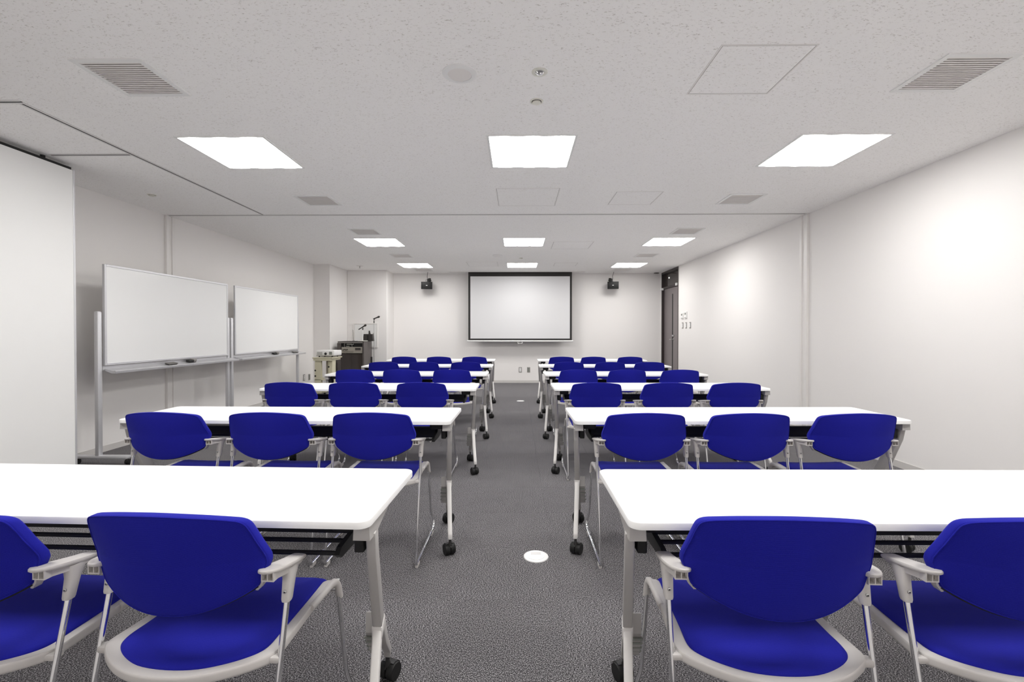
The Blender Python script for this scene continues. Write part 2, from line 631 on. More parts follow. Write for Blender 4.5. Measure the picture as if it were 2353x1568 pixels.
vt = make_vent()
first = True
ords = ['nearest the camera', 'just before the ceiling track', 'first beyond the ceiling track', 'between the two far light rows', 'farthest, almost at the back wall']
for xx, sd in zip(VENT_X, ('left', 'right')):
    for yy, od in zip(VENT_Y, ords):
        o = vt if first else copy_tree(vt)
        first = False
        o.location = (xx, yy, CEIL)
        tag(o, 'square louvred ceiling vent on the %s side, %s' % (sd, od), 'vent', 'ceiling vents')


# ------------------------------------------------------------------ access hatches and small ceiling fittings
def hatch(x, y, s, label):
    t = thing('access_hatch', label, 'access hatch', (x, y, CEIL), 0, 'ceiling access hatches')
    h = s / 2
    f = MB()
    for a in (-1, 1):
        f.box(a * h - 0.004, a * h + 0.004, -h - 0.004, h + 0.004, -0.002, 0)
        f.box(-h + 0.004, h - 0.004, a * h - 0.004, a * h + 0.004, -0.002, 0)
    f.build('hatch_frame', M['trim'], t)
    g = MB()
    i = h - 0.0055
    for a in (-1, 1):
        g.box(a * i - 0.0007, a * i + 0.0007, -i - 0.0007, i + 0.0007, -0.0012, 0)
        g.box(-i + 0.0007, i - 0.0007, a * i - 0.0007, a * i + 0.0007, -0.0012, 0)
    g.build('joint', M['slot'], t)
    k = h - 0.0065
    MB().box(-k, k, -k, k, -0.0016, 0).build('hatch_panel', M['ceiling'], t)


hatch(1.205, 2.47, 0.455, 'square access hatch in the ceiling nearest the camera, right of centre')
hatch(0.105, 4.75, 0.61, 'larger square access hatch behind the nearest central ceiling light')
hatch(1.20, 4.79, 0.455, 'small square access hatch just before the ceiling track, right of centre')
hatch(0.86, 7.37, 0.61, 'square access hatch beside the middle light of the second row')
hatch(-0.69, 9.40, 0.61, 'square access hatch left of the farthest central light')
hatch(0.98, 9.45, 0.455, 'square access hatch right of the farthest central light')

for (x, y, lab) in ((-0.303, 2.472, 'round white ceiling speaker with grey grille, nearest the camera'),
                    (-0.349, 8.33, 'round white ceiling speaker, far one beyond the second light row')):
    t = thing('ceiling_speaker', lab, 'ceiling speaker', (x, y, CEIL), 0, 'round ceiling speakers')
    MB().lathe([(0.092, 0), (0.092, -0.004), (0.078, -0.010), (0.064, -0.010), (0.0625, -0.006), (0.0625, 0)], 40).build('ring', M['white'], t, 35)
    MB().lathe([(0.0625, -0.001), (0.0625, -0.007), (0.03, -0.0085)], 40).build('grille', M['grille'], t, 35)

t = thing('emergency_light', 'small round emergency downlight with clear ribbed lens above centre', 'downlight', (0.119, 2.462, CEIL))
MB().lathe([(0.042, 0), (0.042, -0.003), (0.03, -0.006), (0.024, -0.005), (0.024, 0)], 32).build('ring', M['ivory'], t, 35)
MB().lathe([(0.023, -0.001), (0.023, -0.006), (0.016, -0.012), (0.006, -0.014)], 20).build('lens', M['chrome'], t)

for (x, y, lab) in ((0.116, 2.774, 'small ivory concealed sprinkler between emergency light and central ceiling light'),
                    (-3.641, 4.62, 'small ivory concealed sprinkler in the ceiling above the first whiteboard'),
                    (0.073, 8.63, 'tiny concealed sprinkler in the ceiling just before the farthest central light')):
    t = thing('sprinkler', lab, 'sprinkler', (x, y, CEIL), 0, 'ceiling sprinklers')
    MB().lathe([(0.040, 0), (0.040, -0.003), (0.034, -0.005), (0.030, -0.004), (0.030, 0)], 28).build('ring', M['ivory'], t, 35)
    MB().lathe([(0.028, -0.001), (0.028, -0.0045)], 28).build('gap', M['slot'], t)
    MB().lathe([(0.025, -0.004), (0.026, -0.011), (0.022, -0.013), (0.006, -0.015)], 28).build('cover', M['ivory'], t, 35)

t = thing('sprinkler', 'pendent sprinkler on a flat plate over the grey rack', 'sprinkler', (-3.255, 9.62, CEIL), 0, 'ceiling sprinklers')
MB().lathe([(0.07, 0), (0.07, -0.004), (0.05, -0.007)], 28).build('ring', M['grille'], t, 35)
MB().lathe([(0.010, -0.007), (0.010, -0.028), (0.005, -0.030), (0.005, -0.042), (0.014, -0.043), (0.014, -0.046)], 14).build('head', M['greyplate'], t)
t = thing('door_sensor', 'small grey sensor box on the ceiling beside the dark door', 'sensor', (3.22, 10.80, CEIL))
MB().box(-0.055, 0.055, -0.03, 0.03, -0.02, 0, 0.004).build('housing', M['greyplate'], t)
MB().box(-0.03, 0.03, -0.032, -0.03, -0.014, -0.005).build('lens', M['slot'], t)


# ------------------------------------------------------------------ projection screen
t = thing('projection_screen', 'pull-down white projection screen with black border on the back wall', 'projection screen', (0.07, 10.64, 0))
hw = 1.182
MB().box(-hw, hw, -0.002, 0.002, 1.005, CEIL - 0.002).build('border', M['screenblack'], t)
MB().box(-hw + 0.047, hw - 0.047, -0.004, -0.0022, 1.043, 2.462).build('white_area', M['screen'], t)
MB().tube([(-hw - 0.028, 0, 0.985), (hw + 0.028, 0, 0.985)], 0.018, 14).build('bottom_bar', M['white'], t, 40)
hd = MB().box(-0.055, -0.045, -0.010, 0.006, 0.935, 0.972).box(0.045, 0.055, -0.010, 0.006, 0.935, 0.972).box(-0.055, 0.055, -0.010, 0.006, 0.930, 0.938)
hd.build('pull_handle', M['white'], t)
t = MB().box(-1.56, 1.56, 10.615, 10.625, CEIL - 0.004, CEIL).box(-1.56, 1.56, 10.66, 10.67, CEIL - 0.004, CEIL).box(-1.56, -1.55, 10.625, 10.66, CEIL - 0.004, CEIL).box(1.55, 1.56, 10.625, 10.66, CEIL - 0.004, CEIL)
struct('trim_3', t, M['trim'])


# ------------------------------------------------------------------ wall speakers on brackets
def wall_speaker(x, sg, label):
    t = thing('wall_speaker', label, 'speaker', (x, 10.55, 0), 0, 'black wall speakers')
    mt = Matrix.Translation((0, 0, 2.25)) @ Matrix.Rotation(0.19 * sg, 4, 'Z') @ Matrix.Rotation(0.06, 4, 'X')
    MB().box(-0.125, 0.125, 0.0, 0.19, -0.082, 0.082, 0.006, mt).build('cabinet', M['blackplastic'], t, 30)
    MB().box(-0.119, 0.119, -0.008, 0.0, -0.076, 0.076, 0.003, mt).build('grille', M['black'], t, 30)
    MB().box(-0.018, 0.016, -0.011, -0.0081, -0.008, 0.006, 0.001, mt).build('badge', M['white'], t)
    b = MB().tube([(0.03 * sg, 0.35, 2.40), (0.03 * sg, 0.12, 2.40), (0.02 * sg, 0.08, 2.385)], 0.012, 10)
    b.box(-0.03, 0.03, 0.335, 0.35, 2.33, 2.45, 0.003)
    b.box(0.02 * sg - 0.022, 0.02 * sg + 0.022, 0.05, 0.10, 2.33, 2.405, 0.005)
    b.box(0.01 * sg - 0.03, 0.01 * sg + 0.03, 0.045, 0.105, 2.31, 2.34, 0.004)
    b.build('bracket', M['black'], t, 30)
    MB().tube([(0.005, 0.06, 2.40), (0.0, 0.055, 2.46), (0.012 if sg > 0 else 0.03, 0.07, CEIL - 0.002)], 0.005, 8).build('safety_wire', M['blackplastic'], t)
    MB().tube([(-0.02, 0.10, 2.325), (-0.035, 0.07, 2.36), (-0.015, 0.06, 2.40)], 0.004, 8).build('cable', M['blackplastic'], t)


wall_speaker(-2.047, 1, 'small black speaker hanging left of the projection screen')
wall_speaker(2.170, -1, 'small black speaker hanging right of the projection screen')

# ------------------------------------------------------------------ door in the right wall
dr = bpy.data.objects.new('door_1', None)
COL.objects.link(dr)
dr.location = (XR, 10.29, 0)
dr['kind'] = 'structure'
a, b = DOOR0 - 10.29 + 0.003, DOOR1 - 10.29 - 0.003
H1, HT = 2.175, CEIL - 0.003
f = MB()
f.box(-0.012, 0.13, a, a + 0.035, 0, HT).box(-0.012, 0.13, b - 0.035, b, 0, HT).box(-0.012, 0.13, a + 0.035, b - 0.035, HT - 0.045, HT).box(0.015, 0.10, a + 0.035, b - 0.035, H1, H1 + 0.045)
f.build('door_frame', M['doorframe'], dr)
MB().box(0.045, 0.085, a + 0.038, b - 0.038, 0.008, H1 - 0.003).build('door_leaf', M['door'], dr)
sl = MB().box(0.0435, 0.0445, -0.075, -0.015, 0.10, 2.03)
sl.build('vision_slit', M['slot'], dr)
MB().box(0.055, 0.062, a + 0.035, b - 0.035, H1 + 0.045, HT - 0.045).build('transom_glass', M['glassdark'], dr)
hdl = MB().lathe([(0.022, 0.045), (0.022, 0.036), (0.010, 0.034), (0.010, -0.005)], 16, (0, -0.12, 1.03), 'x')
hdl.tube([(-0.005, -0.12, 1.03), (-0.006, -0.05, 1.03), (-0.002, 0.02, 1.028)], 0.009, 10)
hdl.build('lever_handle', M['steel'], dr, 40)
MB().box(0.025, 0.045, -0.155, -0.055, 1.095, 1.13, 0.004).build('lock_turn', M['steel'], dr)
MB().box(-0.03, 0.045, a + 0.07, a + 0.13, H1 - 0.005, H1 + 0.05, 0.004).build('closer_block', M['white'], dr)
MB().box(-0.05, 0.02, b - 0.07, b - 0.02, H1 - 0.02, H1 + 0.03, 0.004).build('hinge_block', M['white'], dr)
MB().lathe([(0.016, 0.050), (0.012, 0.046)], 14, (0, 0.22, 2.41), 'x').build('indicator', M['spark'], dr)
for sy in (a - 0.022, b):
    pass
struct('trim_4', MB().box(XR - 0.008, XR, DOOR0 - 0.018, DOOR0 + 0.002, 0, CEIL - 0.002), M['trim'])


# ------------------------------------------------------------------ controls and outlets on the walls
def wall_ctrl(name, label, cat, group, y, z, wy, hz, kind):
    t = thing(name, label, cat, (XR, y, z), 0, group)
    if kind == 'thermo':
        MB().box(-0.020, 0, -wy / 2, wy / 2, -hz / 2, hz / 2, 0.004).build('case', M['white'], t)
        MB().box(-0.0215, -0.0199, -wy * 0.30, wy * 0.30, hz * 0.05, hz * 0.34).build('display', M['display'], t)
        MB().box(-0.0215, -0.0199, -wy * 0.36, wy * 0.36, -hz * 0.42, -hz * 0.34).build('cover_edge', M['greyplate'], t)
    else:
        MB().box(-0.008, 0, -wy / 2, wy / 2, -hz / 2, hz / 2, 0.003).build('plate', M['greyplate'], t)
        MB().box(-0.013, -0.007, -wy * 0.30, wy * 0.30, -hz * 0.36, hz * 0.36, 0.002).build('rocker', M['white'], t)


wall_ctrl('thermostat', 'white thermostat with grey display on the wall, nearer the door', 'thermostat', 'thermostats by the door', 9.50, 1.52, 0.115, 0.12, 'thermo')
wall_ctrl('thermostat', 'white thermostat with grey display on the wall, farther from the door', 'thermostat', 'thermostats by the door', 9.30, 1.53, 0.125, 0.135, 'thermo')
for yy, lab in ((9.488, 'grey light switch under the thermostats, closest to the door'), (9.294, 'grey light switch under the thermostats, middle of the three'), (9.078, 'grey light switch right of the thermostats, farthest from the door')):
    wall_ctrl('light_switch', lab, 'light switch', 'light switches by the door', yy, 1.325, 0.075, 0.122, 'switch')


def outlet(label, loc, rz, dark=False):
    t = thing('wall_outlet', label, 'outlet', loc, rz, 'wall outlets')
    MB().box(-0.036, 0.036, -0.008, 0, -0.06, 0.06, 0.003).build('plate', M['greyplate'], t)
    MB().box(-0.022, 0.022, -0.010, -0.007, -0.045, 0.045).build('insert', M['display'] if dark else M['white'], t)
    for zz in (-0.022, 0.022):
        s = MB()
        for xx in (-0.007, 0.007):
            s.box(xx - 0.002, xx + 0.002, -0.0108, -0.0099, zz - 0.007, zz + 0.007)
        s.build('socket', M['slot'], t)


outlet('grey outlet plate low on the back wall, left of the pair', (0.078, YB, 0.308), 0)
outlet('grey outlet plate low on the back wall, right of the pair', (0.272, YB, 0.308), 0, True)
outlet('outlet plate low on left wall by the cart, nearer the camera', (XL, 8.945, 0.313), PI / 2)
outlet('outlet plate low on left wall by the cart, farther from the camera', (XL, 9.17, 0.30), PI / 2, True)

# electrical box on the alcove wall
t = thing('electrical_panel', 'white flush electrical panel door on the wall behind the rack', 'electrical panel', (-3.37, 10.34, 1.12))
f = MB()
for a_ in (-1, 1):
    f.box(a_ * 0.26 - 0.012, a_ * 0.26 + 0.012, -0.018, 0, -0.272, 0.272)
    f.box(-0.248, 0.248, -0.018, 0, a_ * 0.26 - 0.012, a_ * 0.26 + 0.012)
f.build('panel_frame', M['trim'], t)
MB().box(-0.243, 0.243, -0.012, 0, -0.243, 0.243).build('panel_door', M['white'], t)
MB().box(0.17, 0.195, -0.018, -0.012, -0.07, 0.05).build('latch', M['greyplate'], t)


# ------------------------------------------------------------------ mobile whiteboards
def caster_bm(r=0.03, wid=0.05):
    """twin-wheel caster, stem at origin going up; the wheel stands on z=0"""
    wl = MB()
    for sg in (-1, 1):
        o = sg * wid * 0.275
        h = wid * 0.235
        wl.lathe([(r * 0.55, o - h), (r * 0.93, o - h), (r, o - h * 0.6), (r, o + h * 0.6), (r * 0.93, o + h), (r * 0.55, o + h)], 18, (0, 0.012, r), 'x')
    hood = MB()
    hood.lathe([(0.010, r * 1.3), (0.010, r * 2.15), (0.007, r * 2.35), (0.007, r * 2.9)], 12)
    pr = []
    for k in range(9):
        a = PI * (0.02 + 0.80 * k / 8)
        pr.append((0.012 + 1.04 * r * math.cos(a), r + 1.04 * r * math.sin(a)))
    pr += [(0.012 - 0.4 * r, r * 0.9), (0.012 + 0.3 * r, r * 0.9)]
    hood.prism(pr, -wid * 0.04, wid * 0.04, 'x')
    pr2 = [(0.012 + 1.08 * r * math.cos(PI * (0.15 + 0.45 * k / 6)), r + 1.08 * r * math.sin(PI * (0.15 + 0.45 * k / 6))) for k in range(7)]
    pr2 += [(0.012 + 0.9 * r * math.cos(PI * 0.6), r + 0.9 * r * math.sin(PI * 0.6)), (0.012 + 0.85 * r * math.cos(PI * 0.15), r + 0.85 * r * math.sin(PI * 0.15))]
    hood.prism(pr2, -wid * 0.42, wid * 0.42, 'x')
    return wl, hood


def caster(parent, loc, rz=0.0, r=0.03, wid=0.05):
    wl, hood = caster_bm(r, wid)
    h = hood.build('caster', M['blackplastic'], parent, 35)
    h.location = loc
    h.rotation_euler = (0, 0, rz)
    wl.build('wheel', M['black'], h, 35)
    return h


def make_whiteboard(wl=1.80, y=5.07, label=''):
    """local x runs along the board away from camera (world +Y); local y is depth (towards the wall)"""
    t = thing('whiteboard', label, 'whiteboard', (-3.73, y, 0), PI / 2, 'mobile whiteboards')
    h = wl / 2
    # with rz = 90 deg: local +x -> world +y, local +y -> world -x (towards the wall)
    MB().box(-h + 0.016, h - 0.016, 0.003, 0.017, 0.912, 1.794).build('writing_surface', M['board'], t)
    for sg in (-1, 1):
        MB().box(sg * h - 0.011 - sg * 0.011, sg * h + 0.011 - sg * 0.011, -0.002, 0.022, 0.89, 1.81, 0.003).build('frame_stile', M['alu'], t)
    for z in (0.89, 1.79):
        MB().box(-h + 0.022, h - 0.022, -0.002, 0.022, z, z + 0.022, 0.003).build('frame_rail', M['alu'], t)
    for sg in (-1, 1):
        MB().box(-0.024, 0.024, -0.020, 0.020, 0.065, 1.38, 0.012).build('post', M['alu'], t, 40).location = (sg * (h + 0.034), 0.032, 0)
        MB().box(-0.028, 0.028, -0.275, 0.245, 0.055, 0.085, 0.010).build('base_foot', M['alu'], t, 40).location = (sg * (h + 0.034), 0.03, 0)
        for yy in (-0.225, 0.245):
            caster(t, (sg * (h + 0.034), yy, 0), PI / 2 * sg, 0.024, 0.04)
    tray = MB().prism([(0.012, 0.858), (-0.066, 0.838), (-0.082, 0.842), (-0.090, 0.836), (-0.086, 0.817), (-0.05, 0.817), (0.012, 0.842)], -h + 0.01, h + 0.09, 'x')
    tray.build('pen_tray', M['alu'], t, 30)
    MB().box(-h, h, 0.022, 0.05, 0.845, 0.885).build('cross_rail', M['alu'], t)
    return t


make_whiteboard(1.80, 5.075, 'mobile whiteboard on the left, nearer the camera, two erasers on its tray')
make_whiteboard(1.78, 7.015, 'mobile whiteboard on the left, farther from the camera, beyond the first')


def eraser(name, label, x, y, rz, kind, tilt=0.0, z=None):
    t = thing(name, label, 'eraser', (x, y, z), rz, 'whiteboard erasers')
    t.rotation_euler = (0, tilt, rz)
    if kind == 'felt':
        MB().box(-0.022, 0.022, -0.07, 0.07, 0.0, 0.006, 0.002).build('felt', M['slot'], t)
        MB().box(-0.025, 0.025, -0.075, 0.075, 0.006, 0.018, 0.003).build('back', M['eraser'], t)
    else:
        MB().box(-0.022, 0.022, -0.06, 0.06, 0.0, 0.022, 0.003).build('felt', M['slot'], t)
        MB().box(-0.024, 0.024, 0.012, 0.062, 0.005, 0.032, 0.004).build('back', M['greyplate'], t)


tl = -math.atan2(0.02, 0.078)


def trayz(x):
    return 0.858 - (x + 3.742) * (0.020 / 0.078) + 0.0035


eraser('board_eraser', 'flat grey eraser at the front of the nearer whiteboard tray', -3.692, 4.93, 0.12, 'felt', -tl, trayz(-3.692))
eraser('board_eraser', 'black eraser leaning beside the flat grey one on the nearer tray', -3.712, 5.26, 0.05, 'black', -tl, trayz(-3.712))
eraser('board_eraser', 'black eraser lying at middle of the farther whiteboard tray', -3.708, 7.10, -0.06, 'black', -tl, trayz(-3.708))
eraser('board_eraser', 'grey eraser at the far end of the farther whiteboard tray', -3.700, 7.72, 0.0, 'felt', -tl, trayz(-3.700))

# ------------------------------------------------------------------ AV corner: cart with projector, grey rack, microphones
t = thing('projector_cart', 'beige steel projector cart beside the grey rack by the left wall', 'cart', (-3.49, 8.53, 0))
MB().box(-0.18, 0.18, -0.23, 0.25, 0.715, 0.735, 0.004).build('cart_top', M['cart'], t)
MB().box(-0.165, 0.155, -0.222, 0.235, 0.675, 0.715, 0.004).build('apron', M['cart'], t)
lg = MB().prism([(-0.145, 0.675), (-0.035, 0.675), (-0.03, 0.09), (-0.155, 0.09)], -0.20, -0.14, 'y', 0.004)
lo = lg.build('column', M['cart'], t)
lg = MB().prism([(0.065, 0.675), (0.145, 0.675), (0.135, 0.09), (0.07, 0.09)], -0.13, 0.03, 'y', 0.004)
ro = lg.build('column', M['cart'], t)
MB().box(-0.035, 0.065, 0.03, 0.045, 0.12, 0.675).build('back_panel', M['cartgrey'], t)
MB().box(-0.15, 0.14, -0.20, 0.20, 0.325, 0.340, 0.003).build('shelf', M['cart'], t)
for par, hx, hy in ((lo, -0.137, -0.2005), (ro, 0.077, -0.1305)):
    for hz in (0.40, 0.56 if par is ro else 0.50):
        bpy_o = MB().lathe([(0.016, 0.0), (0.016, -0.001)], 14, (hx, hy, hz), 'y').build('cable_hole', M['slot'], par)
fb = MB()
for sx in (-0.13, 0.12):
    fb.box(sx - 0.03, sx + 0.03, -0.22, 0.24, 0.06, 0.09, 0.006)
fb.build('base_frame', M['cart'], t)
for sx in (-0.13, 0.12):
    for sy in (-0.19, 0.19):
        caster(t, (sx, sy, 0), 0.3, 0.022, 0.036)

t = thing('projector', 'white projector lying on top of the beige cart', 'projector', (-3.475, 8.55, 0.735), -0.12)
MB().box(-0.18, 0.18, -0.13, 0.15, 0.028, 0.125, 0.014).build('body', M['white'], t, 40)
MB().box(-0.17, 0.17, -0.125, 0.14, 0.020, 0.028).build('base_plate', M['greyplate'], t)
for sx, sy in ((-0.13, -0.09), (0.12, -0.09), (0.12, 0.10), (-0.13, 0.10)):
    MB().lathe([(0.012, 0), (0.012, 0.022)], 12, (sx, sy, 0)).build('foot', M['blackplastic'], t)
MB().lathe([(0.024, -0.128), (0.024, -0.136), (0.018, -0.137)], 18, (0.015, 0, 0.062), 'y').build('lens', M['blackplastic'], t)
g = MB()
for k in range(6):
    g.box(-0.15, -0.05, -0.1325, -0.129, 0.045 + k * 0.009, 0.048 + k * 0.009)
g.build('vent_grille', M['display'], t)
MB().box(0.08, 0.14, -0.1325, -0.129, 0.045, 0.10).build('intake_cover', M['display'], t)

t = thing('equipment_rack', 'dark grey equipment rack with silver amplifier and smoked glass doors', 'rack', (-3.41, 9.50, 0))
RW = 0.275
c = MB().box(-RW, -RW + 0.075, 0, 0.52, 0.05, 0.965).box(RW - 0.028, RW, 0, 0.52, 0.05, 0.985).box(-RW, RW, 0.50, 0.52, 0.05, 0.965).box(-RW, RW, 0, 0.52, 0.03, 0.06)
c.build('cabinet', M['rack'], t)
MB().box(-RW + 0.01, RW, 0.0, 0.52, 0.985, 1.0, 0.004).build('top', M['rackdark'], t)
MB().box(-RW + 0.01, RW - 0.028, 0.0, 0.02, 0.965, 0.985).build('top_trim', M['greyplate'], t)
MB().box(-RW + 0.075, RW - 0.028, 0.04, 0.50, 0.885, 0.965).build('patch_panel', M['black'], t)
pj = MB()
for k in range(5):
    pj.box(-0.09 + k * 0.022, -0.076 + k * 0.022, 0.032, 0.04, 0.935, 0.948)
for k in range(4):
    pj.box(-0.10 + k * 0.018, -0.09 + k * 0.018, 0.032, 0.04, 0.895, 0.905)
pj.build('jack', M['ivory'], t)
am = MB().box(-RW + 0.085, RW - 0.04, 0.015, 0.42, 0.755, 0.885, 0.003).build('amplifier', M['amp'], t)
kn = MB()
for k in range(4):
    kn.lathe([(0.011, 0.014), (0.010, 0.002)], 14, (-0.155 + k * 0.028, 0, 0.825 + (0.008 if k % 2 else 0)), 'y')
kn.build('knob', M['blackplastic'], am)
sw_ = MB()
for k in range(8):
    sw_.box(-0.15 + k * 0.026, -0.134 + k * 0.026, 0.011, 0.015, 0.773, 0.781)
sw_.box(-0.17, 0.06, 0.012, 0.015, 0.795, 0.799)
sw_.build('button', M['rackdark'], am)
MB().box(0.09, 0.205, 0.012, 0.015, 0.82, 0.865).box(0.09, 0.205, 0.012, 0.015, 0.802, 0.806).build('tape_slot', M['rackdark'], am)
MB().box(-RW + 0.075, RW - 0.028, 0.30, 0.50, 0.06, 0.755).build('inner_back', M['black'], t)
for sg in (-1, 1):
    xa = -RW + 0.077 if sg < 0 else 0.024
    xb = 0.022 if sg < 0 else RW - 0.03
    MB().box(xa, xb, -0.004, 0.002, 0.07, 0.745).build('glass_door', M['glassdark'], t)
MB().box(-RW + 0.11, -0.04, 0.05, 0.28, 0.10, 0.66).build('drawer_unit', M['rackdark'], t)
MB().tube([(-0.12, 0.012, 0.955), (-0.125, -0.012, 0.93), (-0.12, 0.012, 0.885)], 0.005, 8).tube([(0.06, 0.012, 0.945), (0.03, -0.012, 0.93), (0.03, 0.012, 0.89)], 0.005, 8).build('patch_cable', M['steel'], t)
for sx in (-0.23, 0.23):
    for sy in (0.06, 0.46):
        MB().lathe([(0.02, 0), (0.02, 0.03)], 14, (sx, sy, 0)).build('foot', M['blackplastic'], t)
MB().box(RW, RW + 0.02, 0.44, 0.50, 0.05, 0.66).build('cable_duct', M['black'], t)


def mic_shape(parent, base, ang, ln, r=0.011):
    """microphone body from base point, rising to the right"""
    d = Vector((math.cos(ang), -0.15, math.sin(ang))).normalized()
    p = Vector(base)
    MB().tube([p, p + d * ln * 0.3, p + d * ln * 0.74], [r * 0.95, r, r * 1.25], 14).build('microphone', M['blackplastic'], parent, 40)
    q = p + d * ln * 0.74
    MB().tube([q, q + d * 0.008, q + d * 0.022, q + d * 0.042, q + d * 0.050], [r * 1.4, r * 1.9, r * 2.1, r * 1.6, r * 0.6], 14).build('mic_head', M['rackdark'], parent, 40)


t = thing('desktop_microphone', 'black microphone on short desk stand on top of the rack', 'microphone', (-3.21, 9.66, 1.0))
MB().box(-0.085, 0.085, -0.07, 0.07, 0.0, 0.014, 0.005).build('base', M['ivory'], t, 40)
MB().tube([(0, 0, 0.014), (0, 0, 0.235)], 0.0075, 10).build('stem', M['white'], t, 40)
MB().tube([(0, 0, 0.235), (0, 0, 0.262), (0.008, 0, 0.275)], [0.011, 0.013, 0.012], 12).build('clip', M['blackplastic'], t, 40)
mic_shape(t, (-0.085, 0, 0.245), math.radians(30), 0.20)

t = thing('microphone_stand', 'tall microphone on a floor stand behind the grey rack', 'microphone', (-3.135, 10.18, 0))
MB().lathe([(0.10, 0), (0.10, 0.012), (0.03, 0.022), (0.012, 0.03)], 24).build('base', M['steel'], t, 40)
MB().tube([(0, 0, 0.02), (0, 0, 1.39)], 0.007, 10).build('pole', M['steel'], t, 40)
MB().tube([(0, 0, 1.39), (0, 0, 1.43), (0.003, 0, 1.432), (0.0, 0, 1.45), (0.01, 0, 1.48)], [0.012, 0.012, 0.007, 0.007, 0.014], 12).build('clip', M['blackplastic'], t, 40)
mic_shape(t, (-0.015, 0, 1.478), math.radians(20), 0.15)

t = thing('microphone_charger', 'black wedge-shaped charger base at the right end of rack top', 'charger', (-3.13, 9.80, 1.0))
MB().prism([(-0.115, 0.0), (0.105, 0.0), (0.085, 0.15), (-0.095, 0.15)], -0.05, 0.06, 'y', 0.006).build('body', M['rackdark'], t)
MB().box(-0.02, 0.012, -0.056, -0.05, 0.02, 0.12).build('front_plate', M['black'], t)
MB().prism([(0.0, 0.15), (0.038, 0.15), (0.022, 0.22), (0.004, 0.22)], -0.02, 0.02, 'y', 0.004).build('handset', M['rackdark'], t)

t = thing('antenna', 'thin grey rod antenna on the left of the rack top', 'antenna', (-3.47, 9.85, 1.0))
MB().lathe([(0.02, 0), (0.02, 0.012), (0.008, 0.02)], 14).build('base', M['greyplate'], t)
MB().tube([(0, 0, 0.015), (-0.012, 0, 0.24)], [0.006, 0.005], 8).build('rod', M['greyplate'], t, 40)
MB().tube([(-0.012, 0, 0.24), (-0.013, 0, 0.255)], [0.010, 0.008], 8).build('tip', M['white'], t, 40)

# ------------------------------------------------------------------ floor outlets in the aisle
for (x, y, lab) in ((0.101, 2.463, 'round white floor outlet in the aisle, nearer the camera'), (0.061, 8.03, 'round white floor outlet in the aisle, far one near the screen')):
    t = thing('floor_outlet', lab, 'floor outlet', (x, y, 0), 0, 'floor outlets in the aisle')
    MB().lathe([(0.066, 0), (0.065, 0.004), (0.055, 0.007), (0.049, 0.006)], 40).build('ring', M['outletwhite'], t, 35)
    MB().lathe([(0.047, 0.005), (0.047, 0.0075), (0.02, 0.0082)], 40).build('lid', M['outletwhite'], t, 35)
    MB().box(-0.027, 0.027, 0.008, 0.034, 0.007, 0.0095, 0.001).build('flap', M['alu_dull'], t)


# ------------------------------------------------------------------ flip-top tables
TW, TD, TZ, TT = 1.815, 0.455, 0.72, 0.019


def rounded_rect(hx, hy, r, n=6):
    out = []
    for (cx, cy, a0) in ((hx - r, hy - r, 0), (-hx + r, hy - r, PI / 2), (-hx + r, -hy + r, PI), (hx - r, -hy + r, 1.5 * PI)):
        for k in range(n + 1):
            a = a0 + PI / 2 * k / n
            out.append((cx + r * math.cos(a), cy + r * math.sin(a)))
    return out


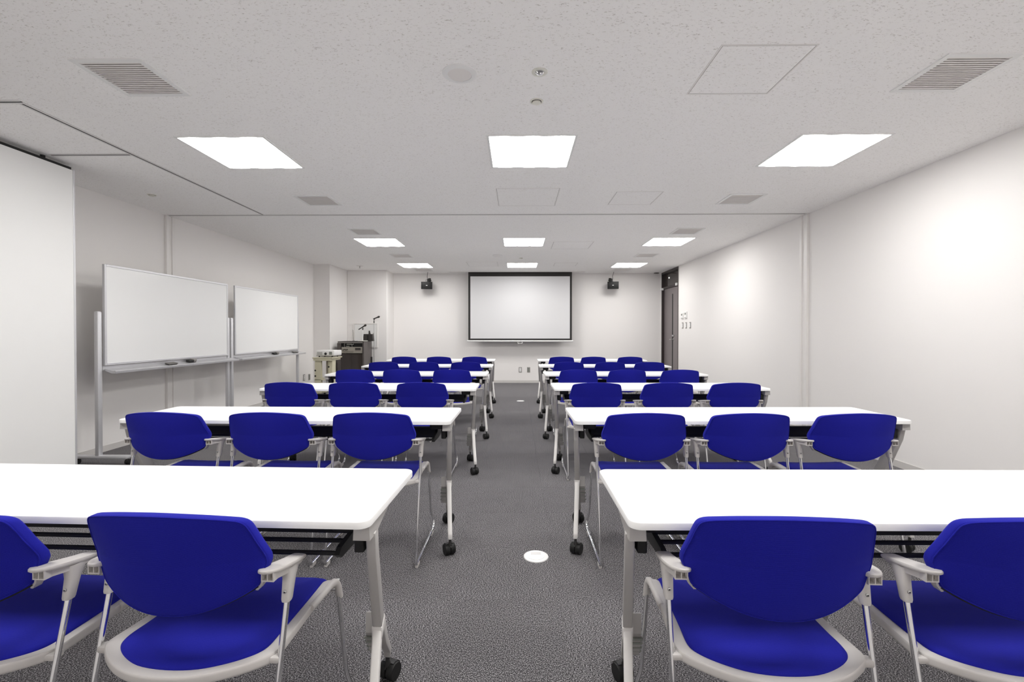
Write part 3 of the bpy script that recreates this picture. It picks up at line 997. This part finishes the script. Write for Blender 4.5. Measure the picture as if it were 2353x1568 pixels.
def make_table():
    t = thing('flip_top_table', '', 'table')
    hx, hy = TW / 2, TD / 2
    top = MB()
    prof = [(0.000, TZ - TT), (0.0, TZ - 0.0035), (0.0012, TZ - 0.0012), (0.0035, TZ)]
    rings = [[(x, y, z) for (x, y) in rounded_rect(hx - i, hy - i, 0.03 - i)] for (i, z) in prof]
    n = len(rings[0])
    vs = [p for r in rings for p in r]
    fs = []
    for i in range(len(rings) - 1):
        for k in range(n):
            j = (k + 1) % n
            fs.append((i * n + k, i * n + j, (i + 1) * n + j, (i + 1) * n + k))
    fs.append(tuple(range(n))[::-1])
    fs.append(tuple((len(rings) - 1) * n + k for k in range(n)))
    top.add(vs, fs).build('tabletop', M['white_lam'], t, 30)
    for sg in (-1, 1):
        X = lambda v: sg * v
        # leg plane is turned in plan so that parked tables can nest
        def lx(y):
            return hx - 0.001 - (y + hy) * 0.20
        def sect(path, wds, dep, name, m, bev=0.004):
            """square tube: path of (y, z), wds widths along x, dep depth along y at each point"""
            vs, fs = [], []
            for (y, z), wd, dp in zip(path, wds, dep):
                cx = lx(y)
                for (ax, ay) in ((-1, -1), (1, -1), (1, 1), (-1, 1)):
                    vs.append((X(cx + ax * wd / 2 - ay * 0.2 * dp / 2), y + ay * dp / 2, z))
            for i in range(len(path) - 1):
                for k in range(4):
                    j = (k + 1) % 4
                    fs.append((i * 4 + k, i * 4 + j, i * 4 + 4 + j, i * 4 + 4 + k))
            fs.append((3, 2, 1, 0))
            e = (len(path) - 1) * 4
            fs.append((e, e + 1, e + 2, e + 3))
            bm = bmesh.new()
            bv = [bm.verts.new(v) for v in vs]
            for f_ in fs:
                bm.faces.new([bv[i] for i in f_])
            bmesh.ops.recalc_face_normals(bm, faces=bm.faces[:])
            bmesh.ops.bevel(bm, geom=bm.edges[:], offset=bev, segments=2, profile=0.5, affect='EDGES')
            return MB().bm(bm).build(name, m, t, 40)
        sect([(-0.150, 0.670), (-0.135, 0.60), (-0.030, 0.345)], [0.026, 0.026, 0.028], [0.055, 0.056, 0.060], 'leg', M['leg'])
        hub = sect([(-0.032, 0.352), (-0.020, 0.315)], [0.031, 0.030], [0.066, 0.085], 'leg_joint', M['foot'], 0.003)
        sect([(-0.040, 0.345), (-0.120, 0.215), (-0.205, 0.115), (-0.211, 0.088)], [0.026, 0.025, 0.024, 0.022], [0.046, 0.044, 0.034, 0.030], 'foot', M['foot'])
        far_f = sect([(-0.005, 0.345), (0.09, 0.215), (0.192, 0.112), (0.198, 0.088)], [0.026, 0.025, 0.024, 0.022], [0.046, 0.044, 0.034, 0.030], 'foot', M['leg'])
        # ribbed nesting guard on the inner side of the rear foot
        g = MB()
        pl = [(0.0, 0.355), (0.045, 0.330), (0.075, 0.255), (0.105, 0.20), (0.085, 0.17), (0.03, 0.24), (-0.01, 0.30)]
        for a_, b_ in ((0.018, 0.024),):
            vs = [(X(lx(y) - 0.012), y, z) for (y, z) in pl] + [(X(lx(y) - 0.042), y, z) for (y, z) in pl]
            m_ = len(pl)
            g.add(vs, [tuple(range(m_)), tuple(range(m_, 2 * m_))[::-1]] + [(i, (i + 1) % m_, m_ + (i + 1) % m_, m_ + i) for i in range(m_)])
        gd = g.build('nesting_guard', M['leg'], t)
        for k in range(4):
            rb = MB()
            y, z = 0.000 + k * 0.024, 0.283 - k * 0.028
            rb.box(min(X(lx(y) - 0.046), X(lx(y) - 0.014)), max(X(lx(y) - 0.046), X(lx(y) - 0.014)), y - 0.006, y + 0.004, z - 0.006, z + 0.0)
            rb.build('rib', M['display'], gd)
        caster(t, (X(lx(-0.211)), -0.211, 0), 0.55 * sg, 0.030, 0.054)
        caster(t, (X(lx(0.198)), 0.198, 0), -0.35 * sg, 0.030, 0.054)
        # bracket under the end of the top
        br = MB()
        za = TZ - TT - 0.0005
        P = [(-0.207, za), (-0.207, 0.664), (-0.150, 0.662), (0.02, za)]
        ins = [(0.004, 0.044), (0.002, 0.046), (0.004, 0.044), (0.012, 0.03)]
        vs = [(X(hx - i[0]), y, z) for (y, z), i in zip(P, ins)] + [(X(hx - i[1]), y, z) for (y, z), i in zip(P, ins)]
        br.add(vs, [(0, 1, 2, 3), (7, 6, 5, 4)] + [(i, (i + 1) % 4, 4 + (i + 1) % 4, 4 + i) for i in range(4)])
        br.build('bracket', M['leg'], t)
        # black pivot block, lock lever and shelf end plate
        MB().box(min(X(hx - 0.125), X(hx - 0.048)), max(X(hx - 0.125), X(hx - 0.048)), -0.16, 0.12, 0.662, za, 0.010).build('pivot_block', M['black'], t)
        MB().box(min(X(hx - 0.060), X(hx - 0.034)), max(X(hx - 0.060), X(hx - 0.034)), -0.165, -0.085, 0.612, 0.664, 0.004).build('lock_lever', M['black'], t)
        MB().prism([(0.05, 0.668), (0.05, 0.602), (-0.02, 0.590), (-0.152, 0.593), (-0.169, 0.607), (-0.152, 0.621), (-0.07, 0.628), (-0.02, 0.668)], min(X(hx - 0.112), X(hx - 0.098)), max(X(hx - 0.112), X(hx - 0.098)), 'x').build('shelf_bracket', M['black'], t)
    MB().box(-hx + 0.1, hx - 0.1, -0.016, 0.016, 0.597, 0.645, 0.003).build('crossbar', M['black'], t)
    base = MB().tube([(-hx + 0.1, 0, 0), (hx - 0.1, 0, 0)], 0.0062, 10).build('shelf_rod', M['black'], t, 40)
    for k, y in enumerate((-0.157, -0.083)):
        o = base if k == 0 else base.copy()
        if k:
            COL.objects.link(o)
        o.location = (0, y, 0.607)
    return t


def tcen(ex, side, yback, rot):
    """table centre from its aisle end (x of the back corner) and rotation"""
    c, s = math.cos(rot), math.sin(rot)
    lx_, ly_ = (-side) * TW / 2, TD / 2
    return ex - (c * lx_ - s * ly_), yback - (s * lx_ + c * ly_)


tp = make_table()
ROWN = ['nearest the camera', 'second from the camera', 'third from the camera', 'fourth from the camera', 'fifth from the camera', 'farthest, in front of the screen']
# (side, aisle-end x, back edge y at that end, rotation in degrees)
TABLES = [(-1, -0.356, 1.607, -2.0), (1, 0.281, 1.612, 0.2),
          (-1, -0.346, 2.915, -1.0), (1, 0.302, 2.930, 1.1),
          (-1, -0.346, 4.315, 0.2), (1, 0.310, 4.345, 0.6),
          (-1, -0.336, 5.61, 0.2), (1, 0.310, 5.617, 0.4),
          (-1, -0.346, 6.865, 0.2), (1, 0.315, 6.868, 0.0),
          (-1, -0.375, 8.20, 0.0), (1, 0.353, 8.20, 0.0)]
for k, (sd, ex, yb, rt) in enumerate(TABLES):
    o = tp if k == 0 else copy_tree(tp)
    r_ = math.radians(rt)
    cx, cy = tcen(ex, sd, yb, r_)
    o.location = (cx, cy, 0)
    o.rotation_euler = (0, 0, r_)
    tag(o, 'white flip-top table %s of the aisle, %s' % ('left' if sd < 0 else 'right', ROWN[k // 2]), 'table', 'white flip-top tables in six rows')


# ------------------------------------------------------------------ chairs
def smooth_closed(pts, n=4):
    """Catmull-Rom through a closed list of 2D points"""
    m = len(pts)
    out = []
    for i in range(m):
        p0, p1, p2, p3 = (Vector(pts[(i + k - 1) % m]) for k in range(4))
        for k in range(n):
            t = k / n
            out.append(0.5 * ((2 * p1) + (-p0 + p2) * t + (2 * p0 - 5 * p1 + 4 * p2 - p3) * t * t + (-p0 + 3 * p1 - 3 * p2 + p3) * t ** 3))
    return out


def rings_mesh(outline, center, layers, fn):
    """closed shell from rings scaled about the centre; layers of (scale, depth); fn maps (x, z, depth) to 3D"""
    n = len(outline)
    vs, fs = [], []
    c = Vector(center)
    for (s, d) in layers:
        for p in outline:
            q = c + (Vector(p) - c) * s
            vs.append(fn(q.x, q.y, d))
    L = len(layers)
    for i in range(L - 1):
        for k in range(n):
            j = (k + 1) % n
            fs.append((i * n + k, i * n + j, (i + 1) * n + j, (i + 1) * n + k))
    vs.append(fn(c.x, c.y, layers[0][1]))
    a = len(vs) - 1
    vs.append(fn(c.x, c.y, layers[-1][1]))
    b = len(vs) - 1
    for k in range(n):
        j = (k + 1) % n
        fs.append((a, j, k))
        fs.append((b, (L - 1) * n + k, (L - 1) * n + j))
    return MB().add(vs, fs)


def back_y(x, z):
    return (0.85 + 0.55 * min(1.0, (0.79 - z) / 0.12)) * x * x + 0.042 * (0.79 - z) / 0.245


def make_chair():
    t = thing('conference_chair', '', 'chair')
    # backrest: padded knit cover, hexagonal outline with curved bottom
    half = [(0.055, 0.7895), (0.11, 0.785), (0.160, 0.7775), (0.181, 0.772), (0.1925, 0.762), (0.199, 0.742), (0.206, 0.711), (0.2135, 0.680), (0.2155, 0.665), (0.2145, 0.652), (0.204, 0.626), (0.197, 0.606), (0.186, 0.595), (0.15, 0.576), (0.105, 0.559), (0.055, 0.548)]
    outl = [(0, 0.7912)] + half + [(0, 0.5445)] + [(-x, z) for (x, z) in half[::-1]]
    outl = smooth_closed(outl, 3)
    lay = [(0.30, -0.0035), (0.6, -0.0030), (0.85, -0.0015), (0.95, 0.0), (0.982, 0.0008), (0.995, 0.0025), (1.0, 0.006), (1.0, 0.019), (0.988, 0.026), (0.955, 0.032), (0.85, 0.040), (0.6, 0.046), (0.3, 0.048)]
    bk = rings_mesh(outl, (0, 0.672), lay, lambda x, z, d: (x, back_y(x, z) + d, z))
    b_ob = bk.build('backrest', M['fabric'], t, 55)
    # piping where the cover is sewn along the rear rim
    pp = []
    for p in outl:
        q = Vector((0, 0.672)) + (p - Vector((0, 0.672))) * 0.988
        pp.append((q.x, back_y(q.x, q.y) + 0.0008, q.y))
    pp.append(pp[0])
    MB().tube(pp, 0.0016, 6, cap=False).build('piping', M['fabric'], b_ob, 60)
    sh = rings_mesh(outl, (0, 0.665), [(0.3, 0.036), (0.965, 0.012), (0.986, 0.010), (0.986, 0.004), (0.3, 0.004)], lambda x, z, d: (x, back_y(x, z) + d + 0.006, z - 0.006))
    sh.build('back_shell', M['black'], b_ob)

    # seat: plastic shell with inset cushion
    def seat_z(x, y):
        z = 0.428 - 0.006 * math.sin(min(1, max(0, y / 0.42)) * PI)
        z += 0.005 * (x / 0.22) ** 2
        if y > 0.415:
            z -= 14 * (y - 0.415) ** 2
        return z
    hs = [(0.05, 0.014), (0.10, 0.027), (0.15, 0.051), (0.190, 0.079), (0.210, 0.098), (0.2190, 0.115), (0.2195, 0.138), (0.215, 0.20), (0.209, 0.30), (0.207, 0.39), (0.205, 0.44), (0.200, 0.462), (0.187, 0.468), (0.10, 0.471)]
    so = [(0, 0.011)] + hs + [(0, 0.472)] + [(-x, y) for (x, y) in hs[::-1]]
    so = smooth_closed(so, 3)
    sl_ = [(0.3, -0.010), (0.75, -0.011), (0.90, -0.020), (0.955, -0.023), (0.985, -0.0225), (0.998, -0.019), (1.0, -0.016), (1.0, -0.005), (0.997, -0.0015), (0.990, 0.0005), (0.975, 0.001), (0.93, 0.001), (0.8, -0.004), (0.3, -0.006)]
    se = rings_mesh(so, (0, 0.23), sl_, lambda x, y, d: (x, y, seat_z(x, y) + d))
    s_ob = se.build('seat_shell', M['plastic'], t, 38)
    hc = [(0.06, 0.043), (0.10, 0.055), (0.14, 0.076), (0.166, 0.096), (0.180, 0.114), (0.1855, 0.132), (0.187, 0.155), (0.185, 0.20), (0.184, 0.30), (0.183, 0.38), (0.181, 0.43), (0.178, 0.464), (0.162, 0.470), (0.09, 0.473)]
    co = [(0, 0.038)] + hc + [(0, 0.474)] + [(-x, y) for (x, y) in hc[::-1]]
    co = smooth_closed(co, 3)
    cl = [(0.3, -0.010), (0.95, -0.010), (1.0, -0.003), (1.0, 0.001), (0.985, 0.0045), (0.95, 0.0068), (0.85, 0.009), (0.6, 0.011), (0.3, 0.012)]
    cu = rings_mesh(co, (0, 0.24), cl, lambda x, y, d: (x, y, seat_z(x, y) + d))
    cu.build('seat_cushion', M['fabric'], t, 50)

    def foot_bm():
        f = MB().box(-0.007, 0.007, -0.022, 0.022, 0, 0.011, 0.002)
        f.box(-0.0085, -0.005, -0.018, 0.018, 0.006, 0.019)
        f.box(0.005, 0.0085, -0.018, 0.018, 0.006, 0.019)
        return f
    for sg in (-1, 1):
        X = lambda v: sg * v
        # seat rail cap curling over the front leg
        rail = fillet([(X(0.2055), 0.30, 0.421), (X(0.2055), 0.455, 0.421), (X(0.2085), 0.474, 0.355)], 0.035)
        MB().tube(rail, [0.010] * 2 + [0.0115] * (len(rail) - 3) + [0.0105], 10).build('rail_cap', M['plastic'], s_ob, 40)
        MB().box(min(X(0.196), X(0.2330)), max(X(0.196), X(0.2330)), 0.098, 0.126, 0.408, 0.424, 0.005).build('seat_lug', M['plastic'], s_ob, 40)
        # one bent chrome tube: arm sleeve, rear upright, runner, front leg
        path = [(X(0.2330), 0.1427, 0.575), (X(0.2315), 0.020, 0.018), (X(0.2320), 0.480, 0.018), (X(0.2325), 0.505, 0.050), (X(0.2180), 0.498, 0.095), (X(0.2060), 0.462, 0.415)]
        path = fillet(path, [0.025, 0.02, 0.02, 0.03], 5)
        MB().tube(path, 0.0072, 12).build('tube_frame', M['chrome'], t, 50)
        for y in (0.055, 0.425):
            o = foot_bm().build('glide', M['plastic'], t)
            o.location = (X(0.2316), y, 0)
        # armrest: flat pad, ribbed underside, strut to the back shell
        pts = [(0.194, 0.092), (0.199, 0.074), (0.213, 0.068), (0.230, 0.076), (0.242, 0.096), (0.248, 0.125), (0.2500, 0.165), (0.249, 0.194), (0.243, 0.202), (0.221, 0.2025), (0.214, 0.195), (0.2105, 0.165), (0.203, 0.130), (0.197, 0.108)]
        ol = smooth_closed(pts, 3)
        def az(y):
            return 0.645 - 0.024 * max(0.0, min(1.0, (y - 0.05) / 0.155))
        if sg < 0:
            ol = [Vector((-p.x, p.y)) for p in ol]
        pd = rings_mesh(ol, (X(0.221), 0.125), [(0.5, -0.007), (0.93, -0.007), (1.0, -0.004), (1.0, 0.0005), (0.955, 0.003), (0.6, 0.004)], lambda x, y, d: (x, y, az(y) + d))
        a_ob = pd.build('armrest', M['plastic'], t, 45)
        un = MB()
        bx = lambda x0, x1, y0, y1, z0, z1, m=un: m.box(min(X(x0), X(x1)), max(X(x0), X(x1)), y0, y1, z0, z1)
        bx(0.203, 0.2335, 0.080, 0.105, 0.614, 0.617)
        for xx in (0.203, 0.2170, 0.2310):
            bx(xx, xx + 0.0025, 0.080, 0.104, 0.617, 0.638)
        vs = []
        for (y, xa, xb, zt, zb) in ((0.098, 0.203, 0.2335, 0.634, 0.614), (0.122, 0.208, 0.2400, 0.630, 0.612), (0.150, 0.214, 0.2450, 0.626, 0.610), (0.188, 0.218, 0.245, 0.619, 0.613)):
            vs += [(X(xa), y, zb), (X(xb), y, zb), (X(xb), y, zt), (X(xa), y, zt)]
        fs = [(0, 1, 2, 3), (15, 14, 13, 12)]
        for i in range(3):
            for k in range(4):
                j = (k + 1) % 4
                fs.append((i * 4 + k, i * 4 + 4 + k, i * 4 + 4 + j, i * 4 + j))
        un.add(vs, fs)
        un.build('arm_underside', M['plastic'], a_ob)
        st = MB()
        vs = []
        for (x, y, z, wd) in ((0.200, 0.094, 0.638, 0.007), (0.199, 0.097, 0.618, 0.008), (0.192, 0.101, 0.600, 0.007), (0.182, 0.106, 0.584, 0.003)):
            for (ax, ay) in ((-1, -1), (1, -1), (1, 1), (-1, 1)):
                vs.append((X(x + ax * wd), y + ay * 0.010, z))
        fs = [(3, 2, 1, 0), (12, 13, 14, 15)]
        for i in range(3):
            for k in range(4):
                j = (k + 1) % 4
                fs.append((i * 4 + k, i * 4 + j, i * 4 + 4 + j, i * 4 + 4 + k))
        st.add(vs, fs).build('arm_strut', M['plastic'], a_ob, 60)
        # sleeve that holds the tube
        sl2 = MB()
        vs = []
        prof = ((0.622, 0.0140, 0.024), (0.612, 0.0142, 0.022), (0.590, 0.0128, 0.0150), (0.545, 0.0112, 0.0118), (0.540, 0.0098, 0.0105))
        nseg = 12
        ty = lambda z: 0.020 + 0.115 * (z - 0.018) / 0.522
        for (z, rx, ry) in prof:
            cx, cy = 0.2330, ty(z)
            for k in range(nseg):
                a = 2 * PI * k / nseg
                ca, sa = math.cos(a), math.sin(a)
                f_ = lambda v: math.copysign(abs(v) ** 0.6, v)
                vs.append((X(cx) + rx * f_(ca), cy + ry * f_(sa), z))
        fs = [tuple(range(nseg)), tuple((len(prof) - 1) * nseg + k for k in range(nseg))[::-1]]
        for i in range(len(prof) - 1):
            for k in range(nseg):
                j = (k + 1) % nseg
                fs.append((i * nseg + k, i * nseg + j, (i + 1) * nseg + j, (i + 1) * nseg + k))
        sv = sl2.add(vs, fs).build('arm_sleeve', M['plastic'], t, 45)
        zz = 0.565
        MB().lathe([(0.0042, 0.001), (0.0042, -0.0018), (0.0030, -0.0026)], 14, (X(0.2330), ty(zz) - 0.0130, zz), 'y').build('screw', M['steel'], sv, 40)
        MB().lathe([(0.0016, -0.0024), (0.0016, -0.0030)], 8, (X(0.2330), ty(zz) - 0.0130, zz), 'y').build('screw_socket', M['slot'], sv)
    MB().tube([(-0.206, 0.455, 0.392), (0.206, 0.455, 0.392)], 0.007, 10).build('stretcher', M['chrome'], t, 40)
    return t


cp = make_chair()
# (side, back top y, [x from the wall side to the aisle], [rotations deg])
CH = [(-1, 1.005, [-1.342, -0.803], [-3.5, -4]), (1, 1.000, [0.600, 1.180], [-2.5, -1]),
      (-1, 2.305, [-1.810, -1.274, -0.740], [-2, -1, -0.5]), (1, 2.305, [0.652, 1.176, 1.710], [0, 0, 0.5]),
      (-1, 3.700, [-1.852, -1.325, -0.774], [-1, 0.5, 0]), (1, 3.700, [0.642, 1.218, 1.760], [0, 1, 1]),
      (-1, 4.980, [-1.770, -1.254, -0.706], [0, 0, 1]), (1, 4.980, [0.664, 1.192, 1.764], [0, 1, 1]),
      (-1, 6.250, [-1.816, -1.266, -0.695], [-1, 0, 0]), (1, 6.250, [0.703, 1.260, 1.793], [0, 0, 1]),
      (-1, 7.580, [-1.860, -1.283, -0.700], [0, 0, 0]), (1, 7.580, [0.733, 1.253, 1.852], [0, 0, 0])]
first = True
ROWC = ['first row', 'second row', 'third row', 'fourth row', 'fifth row', 'last row']
for k, (sd, yy, xs_, rs) in enumerate(CH):
    n = len(xs_)
    for i, (x, r_) in enumerate(zip(xs_, rs)):
        o = cp if first else copy_tree(cp)
        first = False
        o.location = (x, yy, 0)
        o.rotation_euler = (0, 0, math.radians(r_))
        from_aisle = (n - 1 - i) if sd < 0 else i
        pos = {0: 'beside the aisle', 1: 'in the middle' if n == 3 else 'one seat from the aisle', 2: 'at the wall end'}[from_aisle]
        tag(o, 'blue armchair %s, %s side, %s from the camera' % (pos, 'left' if sd < 0 else 'right', ROWC[k // 2]), 'chair', 'blue chairs at the tables')
